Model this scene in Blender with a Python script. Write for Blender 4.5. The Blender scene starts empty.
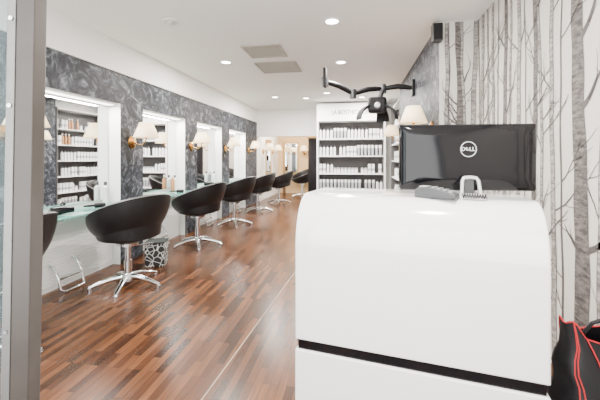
import bpy, math, random
from mathutils import Vector, Matrix
random.seed(7)
F=340.0; HZ=158.0; CH=1.3
TH=math.atan(55/F); C=math.cos(TH); S=math.sin(TH)
H=2.7
COL=bpy.context.scene.collection

def CW(xc,zc,z): return Vector((xc*C-zc*S, xc*S+zc*C, z))
def PD(px,py,zc):
    return CW((px-300)/F*zc, zc, CH+(HZ-py)/F*zc)
def PZ(px,py,z):
    zc=F*(z-CH)/(HZ-py); return CW((px-300)/F*zc,zc,z)

# ------------------------------------------------------------ materials
def nt(name):
    m=bpy.data.materials.new(name); m.use_nodes=True
    t=m.node_tree; b=t.nodes['Principled BSDF']; return m,t,b
def mat(name,col,rough=.5,metal=0,emit=None,es=0,trans=0,coat=0,noise=0,nscale=20,ior=None,bump=0,spec=None):
    m,t,b=nt(name)
    b.inputs['Base Color'].default_value=(*col,1)
    b.inputs['Roughness'].default_value=rough
    b.inputs['Metallic'].default_value=metal
    b.inputs['Transmission Weight'].default_value=trans
    b.inputs['Coat Weight'].default_value=coat
    if spec is not None: b.inputs['Specular IOR Level'].default_value=spec
    if ior: b.inputs['IOR'].default_value=ior
    if emit:
        b.inputs['Emission Color'].default_value=(*emit,1); b.inputs['Emission Strength'].default_value=es
    tc=t.nodes.new('ShaderNodeTexCoord'); n=t.nodes.new('ShaderNodeTexNoise')
    n.inputs['Scale'].default_value=nscale; n.inputs['Detail'].default_value=4
    t.links.new(tc.outputs['Object'],n.inputs['Vector'])
    mx=t.nodes.new('ShaderNodeMix'); mx.data_type='RGBA'
    k=noise
    mx.inputs[6].default_value=(*[c*(1-k) for c in col],1)
    mx.inputs[7].default_value=(*[min(1,c*(1+k)) for c in col],1)
    t.links.new(n.outputs['Fac'],mx.inputs[0]); t.links.new(mx.outputs[2],b.inputs['Base Color'])
    if bump:
        bp=t.nodes.new('ShaderNodeBump'); bp.inputs['Strength'].default_value=bump; bp.inputs['Distance'].default_value=.01
        t.links.new(n.outputs['Fac'],bp.inputs['Height']); t.links.new(bp.outputs[0],b.inputs['Normal'])
    return m
M={}
M['white']=mat('white_paint',(.86,.85,.83),.6,noise=.02)
M['ceil']=mat('ceiling_paint',(.90,.89,.875),.7,noise=.01)
M['gloss']=mat('white_gloss_lacquer',(.80,.795,.79),.14,coat=.7,noise=.005)
M['black']=mat('black_gloss_plastic',(.003,.003,.004),.10,noise=.1,spec=.3)
M['blackm']=mat('black_matte',(.006,.006,.007),.5,noise=.1,spec=.25)
M['leather']=mat('black_leather',(.008,.0075,.008),.38,noise=.15,nscale=60,bump=.08,spec=.3)
M['leather2']=mat('grey_piping',(.18,.18,.18),.4)
M['chrome']=mat('chrome',(.72,.72,.73),.12,metal=1)
M['steel']=mat('brushed_steel',(.16,.16,.155),.4,metal=.6,noise=.15,nscale=30)
M['seam']=mat('worn_brass_strip',(.30,.22,.16),.5,metal=.3,noise=.15,nscale=30)
M['steel2']=mat('dark_bronze_metal',(.045,.038,.033),.4,metal=.3,noise=.2,nscale=20)
M['brass']=mat('brass',(.55,.34,.12),.25,metal=1,noise=.05)
M['shade']=mat('cream_fabric_shade',(.85,.72,.5),.8,emit=(1,.70,.38),es=2.0,noise=.03)
M['bulb']=mat('warm_bulb',(1,.9,.7),.5,emit=(1,.75,.45),es=6)
M['mirror']=mat('mirror_glass',(.9,.92,.92),.01,metal=1)
M['glass']=mat('green_glass',(.35,.76,.68),.05,trans=.65,ior=1.45,noise=.02)
M['pane']=mat('door_glass',(.62,.74,.76),.02,trans=.95,ior=1.02,noise=.01)
M['silver']=mat('silver_plastic',(.55,.55,.56),.3,metal=.4)
M['greyp']=mat('grey_plastic',(.035,.037,.04),.4,noise=.05)
M['greyt']=mat('terminal_grey_plastic',(.055,.058,.062),.4,noise=.05)
M['greyk']=mat('light_keys',(.5,.52,.54),.5)
M['keyd']=mat('terminal_keys',(.26,.27,.28),.5)
M['vent']=mat('vent_beige',(.38,.35,.31),.6)
M['lens']=mat('downlight_lens',(1,1,1),.5,emit=(1,.96,.9),es=25)
M['strip']=mat('niche_light_strip',(1,1,1),.5,emit=(1,.97,.92),es=8)
M['dark']=mat('dark_display_back',(.06,.055,.055),.6,noise=.1)
M['shelfw']=mat('shelf_white',(.76,.75,.74),.4,noise=.02)
M['botw']=mat('bottle_white',(.72,.72,.71),.35)
M['botg']=mat('bottle_grey',(.32,.33,.35),.35)
M['botd']=mat('bottle_cap_dark',(.05,.05,.06),.35)
M['botb']=mat('bottle_amber',(.35,.17,.07),.35)
M['red']=mat('red_trim',(.35,.008,.014),.5,noise=.1)
M['curtain']=mat('dark_curtain',(.03,.025,.028),.9,noise=.2)
M['ink']=mat('ink_dark',(.02,.018,.018),.6)
M['warmw']=mat('warm_wall',(.66,.46,.25),.7,noise=.04)
M['gold']=mat('gold_frame',(.5,.32,.12),.35,metal=.8,noise=.1)
M['wood']=mat('dark_wood',(.10,.05,.025),.4,noise=.2)

def ramp(t,stops):
    r=t.nodes.new('ShaderNodeValToRGB'); e=r.color_ramp.elements
    e[0].position=stops[0][0]; e[0].color=(*stops[0][1],1)
    e[1].position=stops[-1][0]; e[1].color=(*stops[-1][1],1)
    for p,c in stops[1:-1]:
        x=e.new(p); x.color=(*c,1)
    return r
# grey mottled paper
m,t,b=nt('grey_mottled_wallpaper'); M['grey']=m
tc=t.nodes.new('ShaderNodeTexCoord'); n=t.nodes.new('ShaderNodeTexNoise'); n.inputs['Scale'].default_value=6.0; n.inputs['Detail'].default_value=8; n.inputs['Roughness'].default_value=.68; n.inputs['Distortion'].default_value=1.8
t.links.new(tc.outputs['Object'],n.inputs['Vector'])
r=ramp(t,[(.38,(.006,.007,.010)),(.47,(.018,.020,.027)),(.54,(.050,.055,.068)),(.62,(.14,.148,.17)),(.72,(.34,.35,.38))])
t.links.new(n.outputs['Fac'],r.inputs[0]); t.links.new(r.outputs[0],b.inputs['Base Color']); b.inputs['Roughness'].default_value=.55; b.inputs['Specular IOR Level'].default_value=.25
# floor
m,t,b=nt('hardwood_strip_floor'); M['floor']=m
tc=t.nodes.new('ShaderNodeTexCoord'); mp=t.nodes.new('ShaderNodeMapping'); mp.inputs['Rotation'].default_value=(0,0,math.radians(90))
br=t.nodes.new('ShaderNodeTexBrick'); br.offset=.37; br.offset_frequency=3
br.inputs['Scale'].default_value=1; br.inputs['Brick Width'].default_value=.38; br.inputs['Row Height'].default_value=.048
br.inputs['Mortar Size'].default_value=.001; br.inputs['Mortar Smooth'].default_value=.1; br.inputs['Bias'].default_value=0
br.inputs['Color1'].default_value=(.155,.060,.024,1); br.inputs['Color2'].default_value=(.032,.0105,.0045,1); br.inputs['Mortar'].default_value=(.012,.005,.003,1)
t.links.new(tc.outputs['Object'],mp.inputs[0]); t.links.new(mp.outputs[0],br.inputs['Vector'])
mp2=t.nodes.new('ShaderNodeMapping'); mp2.inputs['Scale'].default_value=(45,3,1)
n=t.nodes.new('ShaderNodeTexNoise'); n.inputs['Scale'].default_value=1.5; n.inputs['Detail'].default_value=5
t.links.new(tc.outputs['Object'],mp2.inputs[0]); t.links.new(mp2.outputs[0],n.inputs['Vector'])
r=ramp(t,[(.3,(.6,.6,.6)),(.7,(1.0,1.0,1.0))]); t.links.new(n.outputs['Fac'],r.inputs[0])
mx=t.nodes.new('ShaderNodeMix'); mx.data_type='RGBA'; mx.blend_type='MULTIPLY'; mx.inputs[0].default_value=1
t.links.new(br.outputs['Color'],mx.inputs[6]); t.links.new(r.outputs[0],mx.inputs[7]); t.links.new(mx.outputs[2],b.inputs['Base Color'])
b.inputs['Roughness'].default_value=.26; b.inputs['Specular IOR Level'].default_value=.24
# bark + paper
def bark(name,a,bb):
    m,t,b=nt(name)
    tc=t.nodes.new('ShaderNodeTexCoord'); mp=t.nodes.new('ShaderNodeMapping'); mp.inputs['Scale'].default_value=(14,14,45)
    n=t.nodes.new('ShaderNodeTexNoise'); n.inputs['Scale'].default_value=1; n.inputs['Detail'].default_value=6; n.inputs['Roughness'].default_value=.7
    t.links.new(tc.outputs['Object'],mp.inputs[0]); t.links.new(mp.outputs[0],n.inputs['Vector'])
    r=ramp(t,[(.38,a),(.6,bb)]); t.links.new(n.outputs['Fac'],r.inputs[0]); t.links.new(r.outputs[0],b.inputs['Base Color']); b.inputs['Roughness'].default_value=.7
    return m
M['bark']=bark('printed_bark_light',(.12,.105,.10),(.40,.37,.345))
M['barkd']=bark('printed_bark_dark',(.035,.03,.03),(.17,.15,.14))
M['line']=mat('printed_branch_ink',(.08,.07,.068),.7,noise=.2)
M['paper']=mat('cream_wallpaper',(.60,.565,.525),.7,noise=.04,nscale=6)
# lattice pattern
m,t,b=nt('black_white_lattice'); M['lattice']=m
tc=t.nodes.new('ShaderNodeTexCoord'); v=t.nodes.new('ShaderNodeTexVoronoi'); v.feature='DISTANCE_TO_EDGE'; v.inputs['Scale'].default_value=16
t.links.new(tc.outputs['Object'],v.inputs['Vector'])
r=ramp(t,[(.035,(.7,.7,.68)),(.06,(.008,.008,.008))]); t.links.new(v.outputs['Distance'],r.inputs[0]); t.links.new(r.outputs[0],b.inputs['Base Color'])

# ------------------------------------------------------------ mesh builder
class MB:
    def __init__(s): s.v=[]; s.f=[]; s.m=[]
    def quad(s,pts,m=0):
        i=len(s.v); s.v+= [tuple(p) for p in pts]; s.f.append(tuple(range(i,i+len(pts)))); s.m.append(m)
    def box(s,x0,x1,y0,y1,z0,z1,m=0,mf=None):
        i=len(s.v)
        s.v+=[(x0,y0,z0),(x1,y0,z0),(x1,y1,z0),(x0,y1,z0),(x0,y0,z1),(x1,y0,z1),(x1,y1,z1),(x0,y1,z1)]
        fs=[(0,3,2,1),(4,5,6,7),(0,1,5,4),(1,2,6,5),(2,3,7,6),(3,0,4,7)] # -z +z -y +x +y -x
        for k,f in enumerate(fs):
            s.f.append(tuple(i+a for a in f)); s.m.append(mf.get(k,m) if mf else m)
        return s
    def lathe(s,prof,n=24,c=(0,0,0),m=0,ax='z'):
        i=len(s.v); k=len(prof)
        for a in range(n):
            t=2*math.pi*a/n
            for r,z in prof:
                p=(r*math.cos(t),r*math.sin(t),z)
                if ax=='x': p=(p[2],p[0],p[1])
                if ax=='y': p=(p[1],p[2],p[0])
                s.v.append((p[0]+c[0],p[1]+c[1],p[2]+c[2]))
        for a in range(n):
            b=(a+1)%n
            for j in range(k-1):
                s.f.append((i+a*k+j,i+b*k+j,i+b*k+j+1,i+a*k+j+1)); s.m.append(m)
        if prof[0][0]>1e-4: s.f.append(tuple(i+a*k for a in reversed(range(n)))); s.m.append(m)
        if prof[-1][0]>1e-4: s.f.append(tuple(i+a*k+k-1 for a in range(n))); s.m.append(m)
        return s
    def tube(s,pts,r,n=10,m=0,closed=False):
        pts=[Vector(p) for p in pts]; K=len(pts); i=len(s.v)
        rr=r if isinstance(r,(list,tuple)) else [r]*K
        up=None
        for k in range(K):
            if closed: d=(pts[(k+1)%K]-pts[k-1])
            else: d=(pts[min(k+1,K-1)]-pts[max(k-1,0)])
            d.normalize()
            if up is None:
                up=Vector((0,0,1)) if abs(d.z)<.9 else Vector((1,0,0))
            u=(up-d*up.dot(d)).normalized(); up=u; w=d.cross(u)
            for a in range(n):
                t=2*math.pi*a/n; s.v.append(tuple(pts[k]+(u*math.cos(t)+w*math.sin(t))*rr[k]))
        for k in range(K if closed else K-1):
            k2=(k+1)%K
            for a in range(n):
                b=(a+1)%n; s.f.append((i+k*n+a,i+k*n+b,i+k2*n+b,i+k2*n+a)); s.m.append(m)
        if not closed:
            s.f.append(tuple(i+a for a in reversed(range(n)))); s.m.append(m)
            s.f.append(tuple(i+(K-1)*n+a for a in range(n))); s.m.append(m)
        return s
    def prism(s,prof,x0,x1,m=0):
        i=len(s.v); k=len(prof)
        for x in (x0,x1):
            for (y,z) in prof: s.v.append((x,y,z))
        for j in range(k):
            j2=(j+1)%k; s.f.append((i+j,i+j2,i+k+j2,i+k+j)); s.m.append(m)
        s.f.append(tuple(i+j for j in reversed(range(k)))); s.m.append(m)
        s.f.append(tuple(i+k+j for j in range(k))); s.m.append(m)
        return s
    def obj(s,name,mats,parent=None,loc=(0,0,0),rot=(0,0,0),smooth=False,bevel=0,label=None,seg=3):
        me=bpy.data.meshes.new(name); me.from_pydata(s.v,[],s.f)
        for q in mats: me.materials.append(M[q])
        for p,k in zip(me.polygons,s.m): p.material_index=k
        me.update()
        import bmesh
        bm=bmesh.new(); bm.from_mesh(me); bmesh.ops.recalc_face_normals(bm,faces=bm.faces); bm.to_mesh(me); bm.free()
        o=bpy.data.objects.new(name,me); COL.objects.link(o)
        if parent: o.parent=parent
        o.location=loc; o.rotation_euler=rot
        if smooth:
            for p in me.polygons: p.use_smooth=True
            me.set_sharp_from_angle(angle=math.radians(40))
        if bevel:
            bv=o.modifiers.new('bevel','BEVEL'); bv.width=bevel; bv.segments=seg; bv.limit_method='ANGLE'
        if label: o['label']=label
        return o
def root(name,loc,label,cat,rot=(0,0,0),group=None):
    o=bpy.data.objects.new(name,None); o.empty_display_size=.1; COL.objects.link(o)
    o.location=loc; o.rotation_euler=rot; o['label']=label; o['category']=cat
    if group: o['group']=group
    return o
def top(o,label,cat,group=None):
    o['label']=label; o['category']=cat
    if group: o['group']=group
    return o
def struct(o,label=None):
    o['kind']='structure'
    o['label']=label or o.name.replace('_',' ')
    o['category']='room'
    return o
def copy_tree(o,parent=None):
    c=o.copy(); COL.objects.link(c)
    if parent:
        c.parent=parent; c.matrix_parent_inverse=o.matrix_parent_inverse.copy()
    for ch in list(o.children):
        copy_tree(ch,c)
    return c
def clone(o,loc,rotz=None,label=None):
    c=copy_tree(o); c.location=loc
    if rotz is not None: c.rotation_euler=(0,0,rotz)
    if label: c['label']=label
    return c
def text_mesh(name,s,size,matn,parent=None,loc=(0,0,0),rot=(0,0,0),ext=.001,label=None,wscale=1,bold=0):
    cu=bpy.data.curves.new(name,'FONT'); cu.body=s; cu.size=size; cu.extrude=ext; cu.align_x='CENTER'; cu.align_y='CENTER'; cu.offset=bold
    o=bpy.data.objects.new('tmp',cu); COL.objects.link(o); bpy.context.view_layer.update()
    me=bpy.data.meshes.new_from_object(o.evaluated_get(bpy.context.evaluated_depsgraph_get()))
    bpy.data.objects.remove(o)
    me.name=name; me.materials.clear(); me.materials.append(M[matn])
    q=bpy.data.objects.new(name,me); COL.objects.link(q)
    if parent: q.parent=parent
    q.location=loc; q.rotation_euler=rot; q.scale=(wscale,1,1)
    if label: q['label']=label
    return q

# ------------------------------------------------------------ room shell
XL=-2.83; XM=-2.99; XA=1.23; XC=.86; YB=9.6; YE=12.4
b=MB(); b.box(-3.5,1.6,-1.2,YE+.1,-.1,0); struct(b.obj('floor',['floor']),'glossy reddish brown hardwood strip floor')
b=MB(); b.box(-3.5,1.6,-1.2,YE+.1,H,H+.1); struct(b.obj('ceiling',['ceil']),'smooth white painted ceiling')
# left wall with pilasters
pil=[(-1.2,-.60),(.55,1.0),(2.15,2.6),(3.75,4.2),(5.35,5.8),(6.95,7.4),(8.55,9.6)]
nich=[(-.6,.55),(1.0,2.15),(2.6,3.75),(4.2,5.35),(5.8,6.95),(7.4,8.55)]
b=MB()
b.box(-3.5,XM-.02,-1.2,YE,0,H,1)
for y0,y1 in pil:
    b.box(XM-.02,XL,y0,y1,0,1.96,1,{3:0})
b.box(XM-.02,XL,-1.2,9.6,1.96,2.33,0,{0:1})
b.box(XM-.02,XL+.03,-1.2,9.6,2.33,H,1)
b.box(XM-.02,XL,9.6,YE,0,H,1)
struct(b.obj('wall_left',['grey','white']),'grey mottled wallpaper wall with lit white mirror niches')
# right side wall: tree wallpaper
def strip(b,mp,pts,ws,off,m):
    for k in range(len(pts)-1):
        (a0,z0),(a1,z1)=pts[k],pts[k+1]
        d=Vector((a1-a0,z1-z0)).normalized(); n=Vector((-d.y,d.x))
        w0,w1=ws[k]/2,ws[k+1]/2
        b.quad([mp(a0-n.x*w0,z0-n.y*w0,off),mp(a0+n.x*w0,z0+n.y*w0,off),mp(a1+n.x*w1,z1+n.y*w1,off),mp(a1-n.x*w1,z1-n.y*w1,off)],m)
def trees(b,mp,a0,a1,specs,zmax):
    off=.001
    for (a,w,dk) in specs:
        off+=.0002
        ph=random.random()*6; am=.012+.01*random.random(); lean=random.uniform(-.03,.03)
        K=28; pts=[]; ws=[]
        for k in range(K+1):
            z=zmax*k/K
            pts.append((a+am*math.sin(z*2.3+ph)+lean*(z/zmax)+.004*math.sin(z*11+ph),z)); ws.append(w*(1-.35*z/zmax)*(1+.06*math.sin(z*17+ph)))
        if w>.02:
            strip(b,mp,pts,[x+.010 for x in ws],off,2)
            strip(b,mp,pts,[x for x in ws],off+.0001,1 if not dk else 3)
        else: strip(b,mp,pts,ws,off,2)
        nb=random.randint(5,8) if w>.02 else 4
        for q in range(nb):
            z0=random.uniform(.25,zmax*.93); sd=random.choice([-1,1]); L=random.uniform(.2,.55); an=random.uniform(.5,1.1)
            k=int(z0/zmax*K); x,z=pts[k]; bp=[]; bw=[]
            for j in range(9):
                u=j/8; bp.append((x,z)); bw.append((.022 if dk else .014)*(1-u)*max(.6,w/.06)*.8+.003)
                an2=an+.35*u+.15*math.sin(j*1.7+ph)
                x+=sd*math.cos(an2)*L/8; z+=math.sin(an2)*L/8
            bp=[p for p in bp if a0+.01<p[0]<a1-.01 and p[1]<zmax-.01]
            if len(bp)>2:
                strip(b,mp,bp,bw[:len(bp)],off-.0001,2)
                for j in (2,4,6):
                    if j<len(bp):
                        x,z=bp[j]; tw=[]; a2=an+random.uniform(-.7,.7); l=random.uniform(.08,.2)
                        for q2 in range(5):
                            tw.append((x,z)); x+=sd*math.cos(a2)*l/4; z+=math.sin(a2)*l/4; a2+=.12
                        tw=[p for p in tw if a0+.01<p[0]<a1-.01 and p[1]<zmax-.01]
                        if len(tw)>2: strip(b,mp,tw,[.006,.005,.004,.003,.002][:len(tw)],off-.0001,2)
b=MB(); b.box(XA,1.6,-1.2,6.85,0,H)
mpA=lambda a,z,o:(XA-o,a,z)
spec=[(1.35,.05,0),(1.62,.03,0),(1.80,.06,0),(1.93,.03,0),(2.10,.125,1),(2.27,.02,0),(2.36,.045,0),(2.5,.03,0),(2.60,.055,1),(2.73,.014,0),(2.82,.06,0),(2.95,.035,0),(3.06,.07,1),(3.17,.02,0),(3.28,.055,0),(3.42,.04,0),(3.53,.08,0),(3.63,.03,0)]
trees(b,mpA,.9,3.7,spec,H-.005)
struct(b.obj('wall_right',['paper','bark','line','barkd']),'cream wallpaper printed with bare grey tree trunks')
b=MB(); b.box(XC,XA,3.7,6.85,0,H,4,{2:0})
mpB=lambda a,z,o:(a,3.7-o,z)
trees(b,mpB,.87,1.22,[(.9,.035,0),(.97,.016,0),(1.03,.06,1),(1.12,.03,0),(1.18,.05,0)],H-.005)
struct(b.obj('wall_partition',['paper','bark','line','barkd','grey']),'projecting wall, tree print front and grey mottled side')
b=MB(); b.box(1.25,1.6,6.85,9.1,0,H); struct(b.obj('wall_alcove',['white']),'white wall behind the product shelving')
b=MB(); b.box(-.95,1.6,9.0,9.15,0,H); b.box(-.95,-.8,9.15,YE,0,H); struct(b.obj('wall_divider',['white']),'white dividing wall behind display shelves')
b=MB(); b.box(XL,-.95,YB,YB+.2,1.93,H); struct(b.obj('trim_1',['white']),'white dropped beam over rear room opening')
b=MB(); b.box(-3.5,-.8,YE,YE+.1,0,H); struct(b.obj('wall_back',['warmw']),'warm cream wall of the rear room')
b=MB(); b.box(XL-.002,XL+.012,9.6,YE,0,.08); 
struct(b.obj('baseboard_left',['white']),'white baseboard in the rear room')
# floor seam strip
p0=PZ(222,372,0); p1=PZ(295,272,0)
d=(p1-p0).normalized(); q0=p0-d*.6; q1=p1+d*2.0; n=Vector((-d.y,d.x,0))*.004
b=MB(); z=.002
b.quad([q0-n+Vector((0,0,z)),q0+n+Vector((0,0,z)),q1+n+Vector((0,0,z)),q1-n+Vector((0,0,z))])
b.quad([q0-n,q0+n,q1+n,q1-n])
struct(b.obj('trim_2',['seam']),'thin metal expansion strip set in the wood floor')

# niches contents
for k,(y0,y1) in enumerate(nich):
    if k==0: continue
    r=root('wall_mirror',(XM,(y0+y1)/2,.80),'frameless mirror in lit white wall niche','mirror',group='mirrors in the wall niches')
    b=MB(); b.box(-.012,.0,-.56,.56,0,1.12); b.obj('mirror_back',['white'],r)
    b=MB(); b.box(.001,.006,-.555,.555,.005,1.115); b.obj('mirror_glass',['mirror'],r)
    r=root('niche_light',(-2.90,(y0+y1)/2,1.955),'slim white light fitting under niche top','lamp',group='niche lights')
    b=MB(); b.box(-.05,.05,-.5,.5,-.02,.003); b.obj('housing',['white'],r)
    b=MB(); b.box(-.04,.04,-.49,.49,-.024,-.0205); b.obj('diffuser',['strip'],r)
    r=root('glass_counter',(XM,(y0+y1)/2,.745),'green-edged glass counter in mirror niche','counter',group='glass styling counters')
    b=MB(); b.box(.008,.40,-.565,.565,0,.016); b.obj('glass_top',['glass'],r,bevel=.003)
    for s_ in (-.4,.4):
        b=MB(); b.box(.0,.30,s_-.012,s_+.012,-.03,-.001); b.obj('bracket',['chrome'],r)
    # ribbed panel
    b=MB(); X=-2.93
    b.box(XM+.001,X,y0+.006,y1-.006,0,.70)
    for q in range(22):
        zz=.05+q*.028; b.box(X,X+.012,y0+.03,y1-.03,zz,zz+.016)
    top(b.obj('radiator_cover',['shelfw']),'white ribbed cover panel below glass counter','radiator cover','ribbed panels under the counters')

# ------------------------------------------------------------ chairs
def make_chair(loc,rz,label):
    r=root('salon_chair',loc,label,'chair',rot=(0,0,rz),group='styling chairs along the mirrors')
    def zt(a):
        w=(1+math.cos(a))/2; return .60+.34*w**.8
    n=48; K=12; b=MB()
    def add(rings):
        i=len(b.v)
        for rg in rings: b.v.extend(rg)
        for k in range(len(rings)-1):
            for a in range(n):
                a2=(a+1)%n; b.f.append((i+k*n+a,i+k*n+a2,i+(k+1)*n+a2,i+(k+1)*n+a)); b.m.append(0)
        b.f.append(tuple(i+a for a in range(n))); b.m.append(0)
        b.f.append(tuple(i+(len(rings)-1)*n+a for a in range(n))); b.m.append(0)
    rings=[]
    R=.40
    def pt(a,rad,z,lean=0): return (rad*math.cos(a)*1.0+lean,rad*.95*math.sin(a),z)
    for k in range(1,K+1):
        v=k/K
        rg=[]
        for j in range(n):
            a=2*math.pi*j/n; rad=R*math.sin(v*math.pi/2)**.85; z=.43+(zt(a)-.43)*(1-math.cos(v*math.pi/2))**.9
            rg.append(pt(a,rad,z,.03*v))
        rings.append(rg)
    for (dr,dz) in ((-.012,.012),(-.03,.014),(-.045,.0)):
        rings.append([pt(2*math.pi*j/n,R+dr,zt(2*math.pi*j/n)+dz,.03) for j in range(n)])
    for k in range(1,7):
        v=k/6
        rings.append([pt(2*math.pi*j/n,(R-.05)-.05*v,zt(2*math.pi*j/n)*(1-v)+.52*v,.03) for j in range(n)])
    add(rings)
    b.obj('seat_shell',['leather'],r,smooth=True)
    b=MB(); b.tube([pt(2*math.pi*j/n,R-.002,zt(2*math.pi*j/n)+.006,.03) for j in range(n)],.0035,6,closed=True)
    b.obj('piping',['leather2'],r,smooth=True,label='pale grey edge piping')
    b=MB(); b.lathe([(0,.49),(.27,.495),(.285,.52),(.28,.555),(.25,.57),(0,.58)],32,(.0,0,0)); b.obj('seat',['leather'],r,smooth=True)
    b=MB(); b.lathe([(.10,.415),(.10,.44),(.05,.445)],24); b.lathe([(.038,.10),(.038,.26),(.028,.265),(.028,.43)],20); b.obj('column',['chrome'],r,smooth=True,label='chrome hydraulic column')
    bs=MB(); bs.lathe([(.065,.055),(.065,.10),(.042,.13)],24); bo=bs.obj('base',['chrome'],r,smooth=True)
    for q in range(5):
        a=2*math.pi*q/5+.35; ca,sa=math.cos(a),math.sin(a)
        b=MB(); b.tube([(ca*.04,sa*.04,.095),(ca*.15,sa*.15,.085),(ca*.27,sa*.27,.055),(ca*.345,sa*.345,.028)],[.032,.028,.022,.018],10)
        b.lathe([(.022,0),(.022,.022),(.012,.028)],12,(ca*.335,sa*.335,0))
        b.obj('leg',['chrome'],bo,smooth=True)
    b=MB(); b.tube([(0,.03,.395),(0,.18,.38),(0,.30,.37)],.008,8); b.obj('pump_lever',['chrome'],r,smooth=True)
    return r
c1=make_chair((-2.29,3.15,0),-.35,'black tub salon chair on chrome star base beside glass counter')
for (x,y,rz) in [(-2.36,1.80,.1),(-2.32,4.77,-.15),(-2.32,6.35,-.2),(-2.31,7.95,-.1),(-2.15,9.5,.1)]:
    clone(c1,(x,y,0),rz)
clone(c1,(-1.75,11.3,0),.6,'black tub salon chair standing in the rear room')

# chrome footrests
def footrest(y):
    r=root('footrest',(-2.915,y,0),'chrome tubular footrest fixed to ribbed panel','footrest',group='chrome footrests')
    b=MB(); pts=[(0,-.14,.27),(.06,-.14,.25),(.11,-.14,.16),(.14,-.14,.04),(.165,-.12,.016),(.17,-.08,.014),(.17,.08,.014),(.165,.12,.016),(.14,.14,.04),(.11,.14,.16),(.06,.14,.25),(0,.14,.27)]
    b.tube(pts,.012,10); b.obj('frame',['chrome'],r,smooth=True)
    b=MB(); b.tube([(.115,-.14,.135),(.115,.14,.135)],.016,10); b.obj('rest_bar',['chrome'],r,smooth=True)
    return r
f1=footrest(2.98)
for y in (1.3,4.6,6.2,7.8): clone(f1,(-2.915,y,0))

# lattice bin
p=PZ(150,268,0)
r=root('waste_bin',(p.x,p.y+.14,0),'black and white lattice patterned bin on the floor','bin',rot=(0,0,.3))
b=MB()
b.prism([(-.10,0),(.10,0),(.115,.28),(-.115,.28)],-.11,.11); b.obj('body',['lattice'],r,bevel=.008)
b=MB(); b.box(-.118,.118,-.123,.123,.28,.295); b.obj('rim',['blackm'],r,bevel=.004)

# counter items
def brush(loc,rz):
    r=root('hair_brush',loc,'black round hair brush lying on glass counter','brush',rot=(0,0,rz),group='brushes on the counters')
    b=MB(); b.tube([(0,0,.025),(.05,0,.025),(.10,0,.025)],[.008,.012,.011],10); b.obj('handle',['blackm'],r,smooth=True)
    b=MB(); b.tube([(.10,0,.025),(.11,0,.025),(.2,0,.025),(.21,0,.025)],[.014,.025,.025,.014],12); b.obj('bristle_head',['blackm'],r,smooth=True)
    return r
b1=brush((-2.85,3.2,.761),.9); clone(b1,(-2.82,4.85,.761),.5)
def hairdryer(loc,rz):
    r=root('hair_dryer',loc,'black hair dryer lying on glass counter','hair dryer',rot=(0,0,rz),group='dryers on the counters')
    b=MB(); b.lathe([(.03,-.08),(.04,-.06),(.042,0),(.03,.06),(.026,.11)],16,(0,0,.044),0,'x'); b.obj('barrel',['black'],r,smooth=True)
    b=MB(); b.tube([(-.03,.03,.04),(-.04,.09,.03),(-.05,.15,.022)],[.02,.018,.016],10); b.obj('handle',['black'],r,smooth=True)
    return r
h1=hairdryer((-2.74,2.80,.761),1.0); clone(h1,(-2.8,6.2,.761),.4)

# ------------------------------------------------------------ sconces
def sconce(loc,rz,label):
    r=root('wall_lamp',loc,label,'lamp',rot=(0,0,rz),group='brass wall lamps')
    b=MB(); b.lathe([(0,.0),(.08,.0),(.082,.008),(.06,.02),(.025,.035),(0,.038)],24,(0,0,0),0,'x'); b.obj('wall_plate',['brass'],r,smooth=True)
    b=MB(); b.tube([(.03,0,0),(.09,0,-.03),(.15,0,-.03),(.19,0,.01),(.20,0,.07)],.009,10); b.lathe([(.012,0),(.022,.01),(.012,.03),(.012,.09)],12,(.20,0,.05)); b.obj('arm',['brass'],r,smooth=True)
    b=MB(); b.lathe([(.155,.06),(.08,.25)],32,(.20,0,0))
    b.f=[f for f in b.f if len(f)==4]; b.m=b.m[:len(b.f)]
    o=b.obj('lamp_shade',['shade'],r,smooth=True); sm=o.modifiers.new('s','SOLIDIFY'); sm.thickness=.003
    b=MB(); b.lathe([(0,.13),(.018,.14),(.026,.165),(.018,.19),(0,.2)],12,(.20,0,0)); b.obj('bulb',['bulb'],r,smooth=True)
    return r
s1=sconce((XL,3.97,1.50),0,'brass wall lamp with cream cone shade on grey pilaster')
for y in (2.37,5.57,7.17,8.8): clone(s1,(XL,y,1.50),0)
clone(s1,(XC,4.05,1.64),math.pi,'brass wall lamp with cream shade on partition wall')
clone(s1,(XC,6.35,1.64),math.pi,'brass wall lamp with cream shade on partition wall')
clone(s1,(XL,10.3,1.5),0,'brass wall lamp with cream shade in rear room')
clone(s1,(XL,11.5,1.5),0,'brass wall lamp with cream shade in rear room')

# ------------------------------------------------------------ reception desk
P0=CW(-.025,1.70,0); al=CW(.944,-.33,0); az=math.atan2(al.y,al.x); W=1.08
r=root('reception_desk',P0,'glossy white reception desk with curved front and black band','desk',rot=(0,0,az))
prof=[(0.0,.395)]
for k in range(0,17):
    a=math.pi/2*k/16; prof.append((.17-.17*math.cos(a),.86+.25*math.sin(a)))
prof+=[(.55,1.11),(.55,.395)]
b=MB(); b.prism(prof,0,W); b.obj('upper_body',['gloss'],r,smooth=True,bevel=.008)
b=MB(); b.box(.012,W-.012,.014,.54,.345,.395); b.obj('black_band',['black'],r,label='glossy black band')  # recessed stripe of black material between the white bodies
b=MB(); b.box(0,W,0,.55,.0,.345); b.obj('lower_body',['gloss'],r,bevel=.006)
def DL(s,t,z): # desk local to world
    return P0+Vector((math.cos(az)*s-math.sin(az)*t, math.sin(az)*s+math.cos(az)*t, z))

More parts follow.
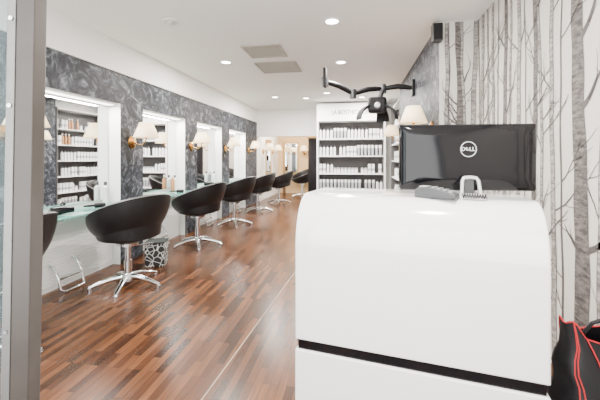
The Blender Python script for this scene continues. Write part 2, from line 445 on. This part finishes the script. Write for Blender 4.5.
# monitor
A=CW(.530,1.80,0); B=CW(1.20,1.71,0); mid=(A+B)/2; ma=math.atan2((B-A).y,(B-A).x); mw=(B-A).length; mh=.345
r=root('computer_monitor',(mid.x,mid.y,1.111),'glossy black computer monitor seen from behind on white desk','monitor',rot=(0,0,ma))
b=MB()
def rrect(w,h,y,zc,rad=.02,n=5):
    pts=[]
    for cx,cz,a0 in ((w/2-rad,h/2-rad,0),(-w/2+rad,h/2-rad,90),(-w/2+rad,-h/2+rad,180),(w/2-rad,-h/2+rad,270)):
        for k in range(n+1):
            a=math.radians(a0+90*k/n); pts.append((cx+rad*math.cos(a),y,zc+cz+rad*math.sin(a)))
    return pts
zc_=.02+mh/2
rings=[rrect(mw,mh,.045,zc_,.014),rrect(mw,mh,.02,zc_,.014),rrect(mw-.02,mh-.02,.008,zc_,.02),rrect(mw-.2,mh-.11,-.012,zc_,.05)]
nn=len(rings[0])
for rg in rings: b.v+=rg
for k in range(3):
    for a in range(nn):
        a2=(a+1)%nn; b.f.append((k*nn+a,k*nn+a2,(k+1)*nn+a2,(k+1)*nn+a)); b.m.append(0)
b.f.append(tuple(range(nn))); b.m.append(0); b.f.append(tuple(range(3*nn,4*nn))); b.m.append(0)
b.obj('back_casing',['black'],r,smooth=True)
b=MB(); b.box(-mw/2+.015,mw/2-.015,.0455,.047,.04,.02+mh-.02); b.obj('screen',['blackm'],r)
b=MB()
b.tube([(-.045,-.05,.008),(-.038,-.04,.075),(-.03,-.035,.088),(0.0,-.032,.092),(.03,-.035,.088),(.038,-.04,.075),(.045,-.05,.008)],.009,10)
b.box(-.06,.06,-.06,.11,0,.01); 
b.obj('stand',['silver'],r,smooth=True,label='silver stand')
b=MB(); b.box(-.022,.022,-.03,-.005,.01,.10); b.obj('hinge',['greyp'],r,bevel=.003,label='dark hinge block')
b=MB(); lz=.02+mh*.62
b.tube([(.038*math.cos(2*math.pi*k/32),-.0135,lz+.038*math.sin(2*math.pi*k/32)) for k in range(32)],.0022,6,closed=True)
b.obj('logo_ring',['greyk'],r,smooth=True,label='pale ring of the round logo')
text_mesh('logo_lettering','D',.028,'greyk',r,(-.0255,-.0135,lz),(math.radians(90),0,0),bold=.0004)
text_mesh('logo_lettering','E',.024,'greyk',r,(-.0065,-.0135,lz),(math.radians(90),math.radians(-38),0),bold=.0004)
text_mesh('logo_lettering','LL',.028,'greyk',r,(.0175,-.0135,lz),(math.radians(90),0,0),bold=.0004)

# card terminal
p=DL(.665,.155,1.1105)
r=root('card_terminal',p,'dark grey card payment terminal lying on the white desk','card terminal',rot=(0,0,az+math.pi/2-.35))
b=MB(); b.prism([(-.095,0),(.095,0),(.092,.035),(.075,.050),(.035,.052),(-.06,.034),(-.095,.022)],-.038,.038)
b.obj('body',['greyt'],r,bevel=.006)
b=MB(); b.box(-.028,.028,.038,.074,.0495,.0535); b.obj('screen',['greyk'],r)
for i in range(3):
    for j in range(4):
        b=MB(); yy=-.075+j*.026; zz=.034+(yy+.06)/.095*.018
        b.box(-.028+i*.021,-.012+i*.021,yy,yy+.016,zz-.004,zz+.006); b.obj('key',['keyd'],r)
# cable
b=MB(); pts=[]
for k in range(60):
    t_=k/59; pts.append((t_*.10, .011*math.sin(t_*60), .006+.010*(1+math.cos(t_*60))))
b.tube(pts,.0026,6); top(b.obj('coiled_cable',['blackm'],loc=DL(.775,.14,1.110),rot=(0,0,az-.1),smooth=True),'black coiled cable on the desk beside terminal','cable')

# bag
r=root('shopping_bag',(1.04,1.70,0),'black bag with red piping standing between desk and wall','bag',rot=(0,0,.15))
b=MB()
K=12; rings=[]; BH=.55
for k in range(K+1):
    z=BH*k/K; w=.155-.02*k/K+.010*math.sin(k*1.7); dd=.16-.12*(k/K)**1.3
    rg=[]
    for j in range(32):
        a=2*math.pi*j/32; ca,sa=math.cos(a),math.sin(a)
        rg.append((w*abs(ca)**.5*(1 if ca>0 else -1)+.01*(k/K)**2, dd*abs(sa)**.6*(1 if sa>0 else -1)+.010*math.sin(5*a+k*.8)*(1-.5*k/K), z+(.045*math.sin(2*a+1)+.02*math.sin(5*a))*(k/K)**3))
    rings.append(rg)
for rg in rings: b.v+=rg
for k in range(K):
    for a in range(32):
        a2=(a+1)%32; b.f.append((k*32+a,k*32+a2,(k+1)*32+a2,(k+1)*32+a)); b.m.append(0)
b.f.append(tuple(range(32))); b.m.append(0)
b.obj('body',['blackm'],r,smooth=True)
for ja,jb in ((18,20),(21,20),(22,25),(25,23),(27,29),(30,27)):
    pts=[]
    for k in range(K+1):
        jj=ja+(jb-ja)*k/K; j0=int(jj); f=jj-j0
        q=Vector(rings[k][j0%32]).lerp(Vector(rings[k][(j0+1)%32]),f); q.y-=.004; pts.append(q)
    b=MB(); b.tube(pts,.003,6); b.obj('piping',['red'],r,smooth=True,label='red piping')
b=MB(); b.tube(rings[K],.004,6,closed=True); b.obj('rim',['red'],r,smooth=True,label='red rim')
b=MB(); b.tube([(-.06,-.03,.54),(-.04,-.05,.59),(.03,-.06,.62),(.08,-.05,.59),(.09,-.03,.54)],.008,8); b.obj('handle',['blackm'],r,smooth=True)

# ------------------------------------------------------------ product bottles
def bottle_mesh(kind):
    b=MB()
    if kind==0: b.lathe([(.026,0),(.028,.01),(.028,.14),(.014,.155),(.014,.16)],12); b.lathe([(.015,.16),(.015,.19),(.0,.192)],12,m=1); mats=['botw','botd']
    if kind==1: b.lathe([(.022,0),(.03,.14)],12); b.lathe([(.03,.14),(.031,.19),(0,.191)],12,m=1); mats=['botg','botw']
    if kind==2: b.lathe([(.033,0),(.034,.01),(.034,.07)],14); b.lathe([(.035,.07),(.035,.1),(0,.102)],14,m=1); mats=['botw','botg']
    if kind==3: b.box(-.03,.03,-.03,.03,0,.17); b.box(-.0305,.0305,-.0305,.0305,.05,.09,1); mats=['botw','botg']
    if kind==4: b.lathe([(.025,0),(.027,.01),(.027,.15),(.012,.17),(.012,.185)],12); b.lathe([(.014,.185),(.014,.21),(0,.212)],12,m=1); mats=['botb','botw']
    o=b.obj('product_bottle' if kind!=3 else 'product_box',mats,smooth=(kind!=3)); return o
protos=[bottle_mesh(k) for k in range(5)]
plab=['white product bottle with dark cap on shelf','grey product tube with white cap on shelf','white cosmetic jar with grey lid on shelf','white product box with grey band on shelf','amber product bottle with white cap on shelf']
pcat=['bottle','bottle','jar','box','bottle']
used=set()
def place(kind,loc,group,rz=0):
    o=protos[kind]
    if kind in used:
        o=o.copy(); COL.objects.link(o)
    used.add(kind)
    if kind==2: o.name='cosmetic_jar'
    o.location=loc; o.rotation_euler=(0,0,rz); o['label']=plab[kind]; o['category']=pcat[kind]; o['group']=group
    return o
# display unit facing camera
UX0,UX1,UY=-.93,.72,8.5
r=root('display_shelf',((UX0+UX1)/2,UY,0),'tall white product display unit with lettered header','shelf')
hw=(UX1-UX0)/2
b=MB(); b.box(-hw,hw,.40,.42,0,2.66); b.obj('back_panel',['dark'],r)
for s_ in (-1,1):
    b=MB(); b.box(s_*hw-.02,s_*hw+.02,0,.42,0,2.66); b.obj('side_panel',['shelfw'],r)
b=MB(); b.box(-hw+.02,hw-.02,-.01,.40,2.22,2.66); b.obj('header',['white'],r)
text_mesh('header_lettering','LA BIOSTHETIQUE',.15,'ink',r,(-.02,-.014,2.43),(math.radians(90),0,0),wscale=.72,bold=.002)
shz=[.10,.50,.92,1.36,1.79]
for z in shz:
    b=MB(); b.box(-hw+.02,hw-.02,.01,.40,z-.03,z); b.obj('shelf_board',['shelfw'],r)
for z in shz[1:]:
    x=UX0+.07
    runk=0
    while x<UX1-.07:
        if random.random()<.25: runk=random.choice([0,0,1,2,3,3,1])
        o=place(runk,(x,UY+.09,z+.001),'products on the display unit')
        o.scale=(1.15,1.15,1.35); x+=random.choice([.084,.088,.094])
        if random.random()<.06: x+=.07
# side shelving facing -X
r=root('product_rack',(XC,6.88,0),'tall dark-backed rack of hair products on white shelves','shelf')
L=1.58
b=MB(); b.box(.33,.35,0,L,0,2.5); b.obj('back_panel',['dark'],r)
for y in (0,L-.03):
    b=MB(); b.box(0,.33,y,y+.03,0,2.5); b.obj('side_panel',['dark'],r)
sz=[.1,.48,.86,1.24,1.62,2.0]
for z in sz+[2.48]:
    b=MB(); b.box(.01,.33,.03,L-.03,z-.025,z); b.obj('shelf_board',['shelfw'],r)
for z in sz:
    y=6.88+.08; runk=3
    while y<6.88+L-.08:
        if random.random()<.25: runk=random.choice([0,1,2,3,4,0])
        o=place(runk,(XC+.10,y,z+.001),'products on the rack'); o.scale=(1.1,1.1,1.25); y+=random.choice([.09,.1])
        if random.random()<.1: y+=.08
# bottles on counters
for (x,y,k) in [(-2.93,5.2,0),(-2.91,5.1,4),(-2.93,3.62,0),(-2.93,6.8,1),(-2.9,6.7,0)]:
    place(k,(x,y,.762),'bottles on the glass counters')
# ------------------------------------------------------------ articulated dryer arm
wp=Vector((XC,5.2,2.33))
r=root('hair_processor',wp,'black articulated hair processor hood on jointed wall arm','hair dryer')
def L_(px,py,zc): return PD(px,py,zc)-wp
b=MB(); b.box(-.04,.0,-.06,.06,-.12,.12); b.obj('wall_bracket',['blackm'],r,bevel=.008)
e=[Vector((-.03,0,0)),L_(383,89,5.1),L_(353,94,5.0),L_(325,82,4.9)]
for k in range(3):
    b=MB(); mid_=(e[k]+e[k+1])/2
    b.tube([e[k],e[k].lerp(e[k+1],.25)+Vector((0,0,.02)),mid_+Vector((0,0,.03)),e[k].lerp(e[k+1],.75)+Vector((0,0,.02)),e[k+1]],[.03,.038,.04,.038,.03],10); b.obj('arm_segment',['blackm'],r,smooth=True)
for k in (1,2,3):
    b=MB(); b.lathe([(0,-.07),(.05,-.065),(.05,.065),(0,.07)],16,tuple(e[k])); b.obj('joint',['greyp'],r,smooth=True)
b=MB(); b.box(-.022,.022,-.06,.06,-.08,.20); b.obj('end_panel',['blackm'],r,loc=e[3],bevel=.01)
hc=L_(377,106,4.9)
b=MB(); b.tube([e[1],(e[1]+hc)/2,hc],.035,10); b.obj('hanger',['greyp'],r,smooth=True)
b=MB(); b.box(-.13,.13,-.11,.11,-.10,.12); b.obj('control_head',['blackm'],r,loc=hc,bevel=.04)
b=MB(); b.lathe([(.03,-.02),(.045,0),(.045,.03),(.03,.035)],16,(0,-.12,0),0,'y'); b.obj('display_eye',['silver'],r,loc=hc+Vector((0,-.015,-.01)),smooth=True)
for an in (-2.75,-.35,1.2):
    b=MB(); dx,dy=math.cos(an),math.sin(an)
    K=8; sx,sy=-dy,dx
    for k in range(K+1):
        u=k/K; rad=.06+.22*math.sin(u*1.5); z=.0-.20*(1-math.cos(u*1.5)); w=.055+.045*u
        for (wx,tz) in ((-w,.022),(w,.022),(w,-.022),(-w,-.022)):
            b.v.append((dx*rad+sx*wx,dy*rad+sy*wx,z+tz))
        if k:
            q=(k-1)*4
            for a in range(4):
                a2=(a+1)%4; b.f.append((q+a,q+a2,q+4+a2,q+4+a)); b.m.append(0)
    b.f.append((0,1,2,3)); b.f.append((K*4,K*4+1,K*4+2,K*4+3)); b.m+=[0,0]
    b.obj('heater_arm',['blackm'],r,loc=hc,bevel=.005)

# speaker high on partition corner
p=PD(437,16,3.55)
r=root('wall_speaker',(p.x-.02,3.70,2.585),'small dark speaker mounted high on partition corner','speaker')
b=MB(); b.box(-.05,.05,-.10,-.001,-.10,.08); b.obj('cabinet_body',['greyp'],r,bevel=.008)
b=MB(); b.box(-.04,.04,-.105,-.1005,-.09,.07); b.obj('grille',['blackm'],r)

# ------------------------------------------------------------ ceiling items
def down(px,py):
    p=PZ(px,py,H)
    r=root('ceiling_downlight',(p.x,p.y,H),'round recessed white ceiling downlight, lit','lamp',group='recessed ceiling downlights')
    return r
dl=[(332,21),(226,62),(341,62),(275,97),(306,98),(362,97)]
r=down(*dl[0])
b=MB(); b.lathe([(.066,-.001),(.088,-.001),(.085,-.012),(.066,-.008),(.066,-.001)],32); 
b.f=[f for f in b.f if len(f)==4]; b.m=b.m[:len(b.f)]
b.obj('trim_ring',['white'],r,smooth=True)
b=MB(); b.lathe([(0,-.004),(.066,-.004),(.066,-.001),(0,-.001)],32); b.obj('lens',['lens'],r)
pos=[PZ(x,y,H) for x,y in dl]+[Vector((-1.6,.9,H)),Vector((.3,1.0,H)),Vector((-2.0,10.6,H)),Vector((-.6,7.3,H))]
pos=[p for p in pos if p.y<9.4 or p.x<-1]
for p in pos[1:]: clone(r,(p.x,p.y,H))
def light(name,typ,loc,energy,col=(1,.95,.88),size=.1,rot=(0,0,0),**kw):
    l=bpy.data.lights.new(name,typ); l.energy=energy; l.color=col
    if typ=='AREA': l.size=size; l.shape=kw.get('shape','DISK')
    if typ=='AREA' and 'sy' in kw: l.size_y=kw['sy']
    if typ=='POINT': l.shadow_soft_size=size
    o=bpy.data.objects.new(name,l); COL.objects.link(o); o.location=loc; o.rotation_euler=rot
    return o
for p in pos: light('downlight_beam','AREA',(p.x,p.y,H-.016),100,size=.12)
for (x,y) in [(-2.63,3.97),(-2.63,5.57),(-2.63,7.17),(-2.63,8.8),(.66,4.05),(.66,6.35),(-2.63,10.3),(-2.63,11.5)]:
    light('sconce_glow','POINT',(x,y,1.70 if x<0 else 1.84),6,(1,.70,.40),.03)
for y0,y1 in nich[1:]:
    light('niche_glow','AREA',(-2.90,(y0+y1)/2,1.928),32,(1,.97,.94),.08,shape='RECTANGLE',sy=.95)
# daylight from the shopfront behind the viewpoint
light('shopfront_daylight','AREA',(-.9,-1.1,1.5),260,(1,.99,.98),4.0,(math.radians(90),0,0),shape='RECTANGLE',sy=2.3)

def vent(px,py,w,l):
    p=PZ(px,py,H)
    r=root('ceiling_vent',(p.x,p.y,H),'square beige slatted air vent in ceiling','vent',group='ceiling air vents')
    b=MB()
    b.box(-w/2,w/2,-l/2,-l/2+.03,-.015,-.001); b.box(-w/2,w/2,l/2-.03,l/2,-.015,-.001)
    b.box(-w/2,-w/2+.03,-l/2+.03,l/2-.03,-.015,-.001); b.box(w/2-.03,w/2,-l/2+.03,l/2-.03,-.015,-.001); b.obj('frame',['vent'],r)
    b=MB()
    n=int((l-.06)/.035)
    for k in range(n):
        y=-l/2+.035+k*.035; b.box(-w/2+.03,w/2-.03,y,y+.022,-.010,-.003)
    b.obj('slats',['vent'],r)
vent(265,51,.5,.5); vent(279,67,.62,.6)
p=PZ(171,21,H)
r=root('smoke_detector',(p.x,p.y,H),'round white smoke detector on ceiling','smoke detector')
b=MB(); b.lathe([(.085,-.001),(.085,-.012),(.075,-.016)],24); b.obj('base',['shelfw'],r,smooth=True)
b=MB(); b.lathe([(.06,-.016),(.055,-.026),(.035,-.034),(0,-.036)],24); b.obj('cover',['silver'],r,smooth=True)

# ------------------------------------------------------------ rear room
def fmirror(loc,w,h,rz,label):
    r=root('framed_mirror',loc,label,'mirror',rot=(0,0,rz))
    b=MB(); t_=.06
    b.box(-w/2,w/2,-.03,0,0,t_); b.box(-w/2,w/2,-.03,0,h-t_,h); b.box(-w/2,-w/2+t_,-.03,0,t_,h-t_); b.box(w/2-t_,w/2,-.03,0,t_,h-t_)
    b.obj('frame',['gold'],r,bevel=.006)
    b=MB(); b.box(-w/2+t_,w/2-t_,-.012,-.006,t_,h-t_); b.obj('mirror_glass',['mirror'],r)
fmirror((-2.35,YE-.001,.7),.6,1.2,0,'gold framed mirror on the rear room wall')
fmirror((-1.35,YE-.001,.7),.55,1.2,0,'gold framed mirror on the rear room wall')
fmirror((XL+.001,10.9,.7),.7,1.2,math.pi/2,'gold framed mirror between the rear room lamps')
clone(s1,(-1.83,YE,1.5),-math.pi/2,'brass wall lamp with cream shade between rear mirrors')
r=root('console_table',(-2.0,YE-.2,0),'dark wooden console table below the rear mirrors','table')
b=MB(); b.box(-.6,.6,-.15,.18,.66,.69); b.obj('table_top',['wood'],r,bevel=.004)
for x in (-.56,.56):
    for y in (-.11,.14):
        b=MB(); b.box(x-.02,x+.02,y-.02,y+.02,0,.659); b.obj('leg',['wood'],r)
r=root('curtain',(-1.22,YB+.25,0),'dark floor-length curtain beside rear opening','curtain')
b=MB(); K=60
for k in range(K):
    x0=-.13+.26*k/K; x1=-.13+.26*(k+1)/K; y0=.03*math.sin(k*.7); y1=.03*math.sin((k+1)*.7)
    b.quad([(x0,y0,.01),(x1,y1,.01),(x1,y1,1.88),(x0,y0,1.88)])
o=b.obj('curtain_fabric',['curtain'],r,smooth=True); sm=o.modifiers.new('s','SOLIDIFY'); sm.thickness=.006
b=MB(); b.tube([(-.17,0,1.90),(.17,0,1.90)],.012,8); b.obj('curtain_rail',['brass'],r)
light('rear_room_glow','POINT',(-1.9,11.0,2.3),28,(1,.70,.38),.15)

# ------------------------------------------------------------ glass door at entrance
hp=CW(-.646,.80,0)
r=root('glass_door',(hp.x,hp.y,0),'open glass door with dark metal stile','door',rot=(0,math.radians(1.0),TH))
b=MB(); b.box(-.034,.008,-.02,.02,.0,2.65); b.obj('door_stile',['steel2'],r,bevel=.003)
b=MB(); b.box(-.055,-.035,-.02,.0,.0,2.65); b.obj('frame_channel',['steel'],r,bevel=.002,label='lighter brushed metal channel')
b=MB(); b.box(-.60,-.056,-.012,-.004,.02,2.6); b.obj('glass_pane',['pane'],r)
for z in (1.62,1.42,1.75,.9,.5):
    b=MB(); b.lathe([(.005,0),(.004,.002),(0,.0025)],12,(-.045,-.0228,z),0,'y'); b.obj('screw',['chrome'],r,smooth=True)

# ------------------------------------------------------------ world + camera
w=bpy.data.worlds.new('world'); bpy.context.scene.world=w; w.use_nodes=True
w.node_tree.nodes['Background'].inputs[0].default_value=(.95,.97,1,1); w.node_tree.nodes['Background'].inputs[1].default_value=1.6
cam=bpy.data.cameras.new('camera'); co=bpy.data.objects.new('camera',cam); COL.objects.link(co)
cam.sensor_width=36; cam.lens=36*F/600; cam.shift_y=-(200-HZ)/600; cam.clip_start=.02
co.location=(0,0,CH); co.rotation_euler=(math.radians(90),0,TH)
bpy.context.scene.camera=co
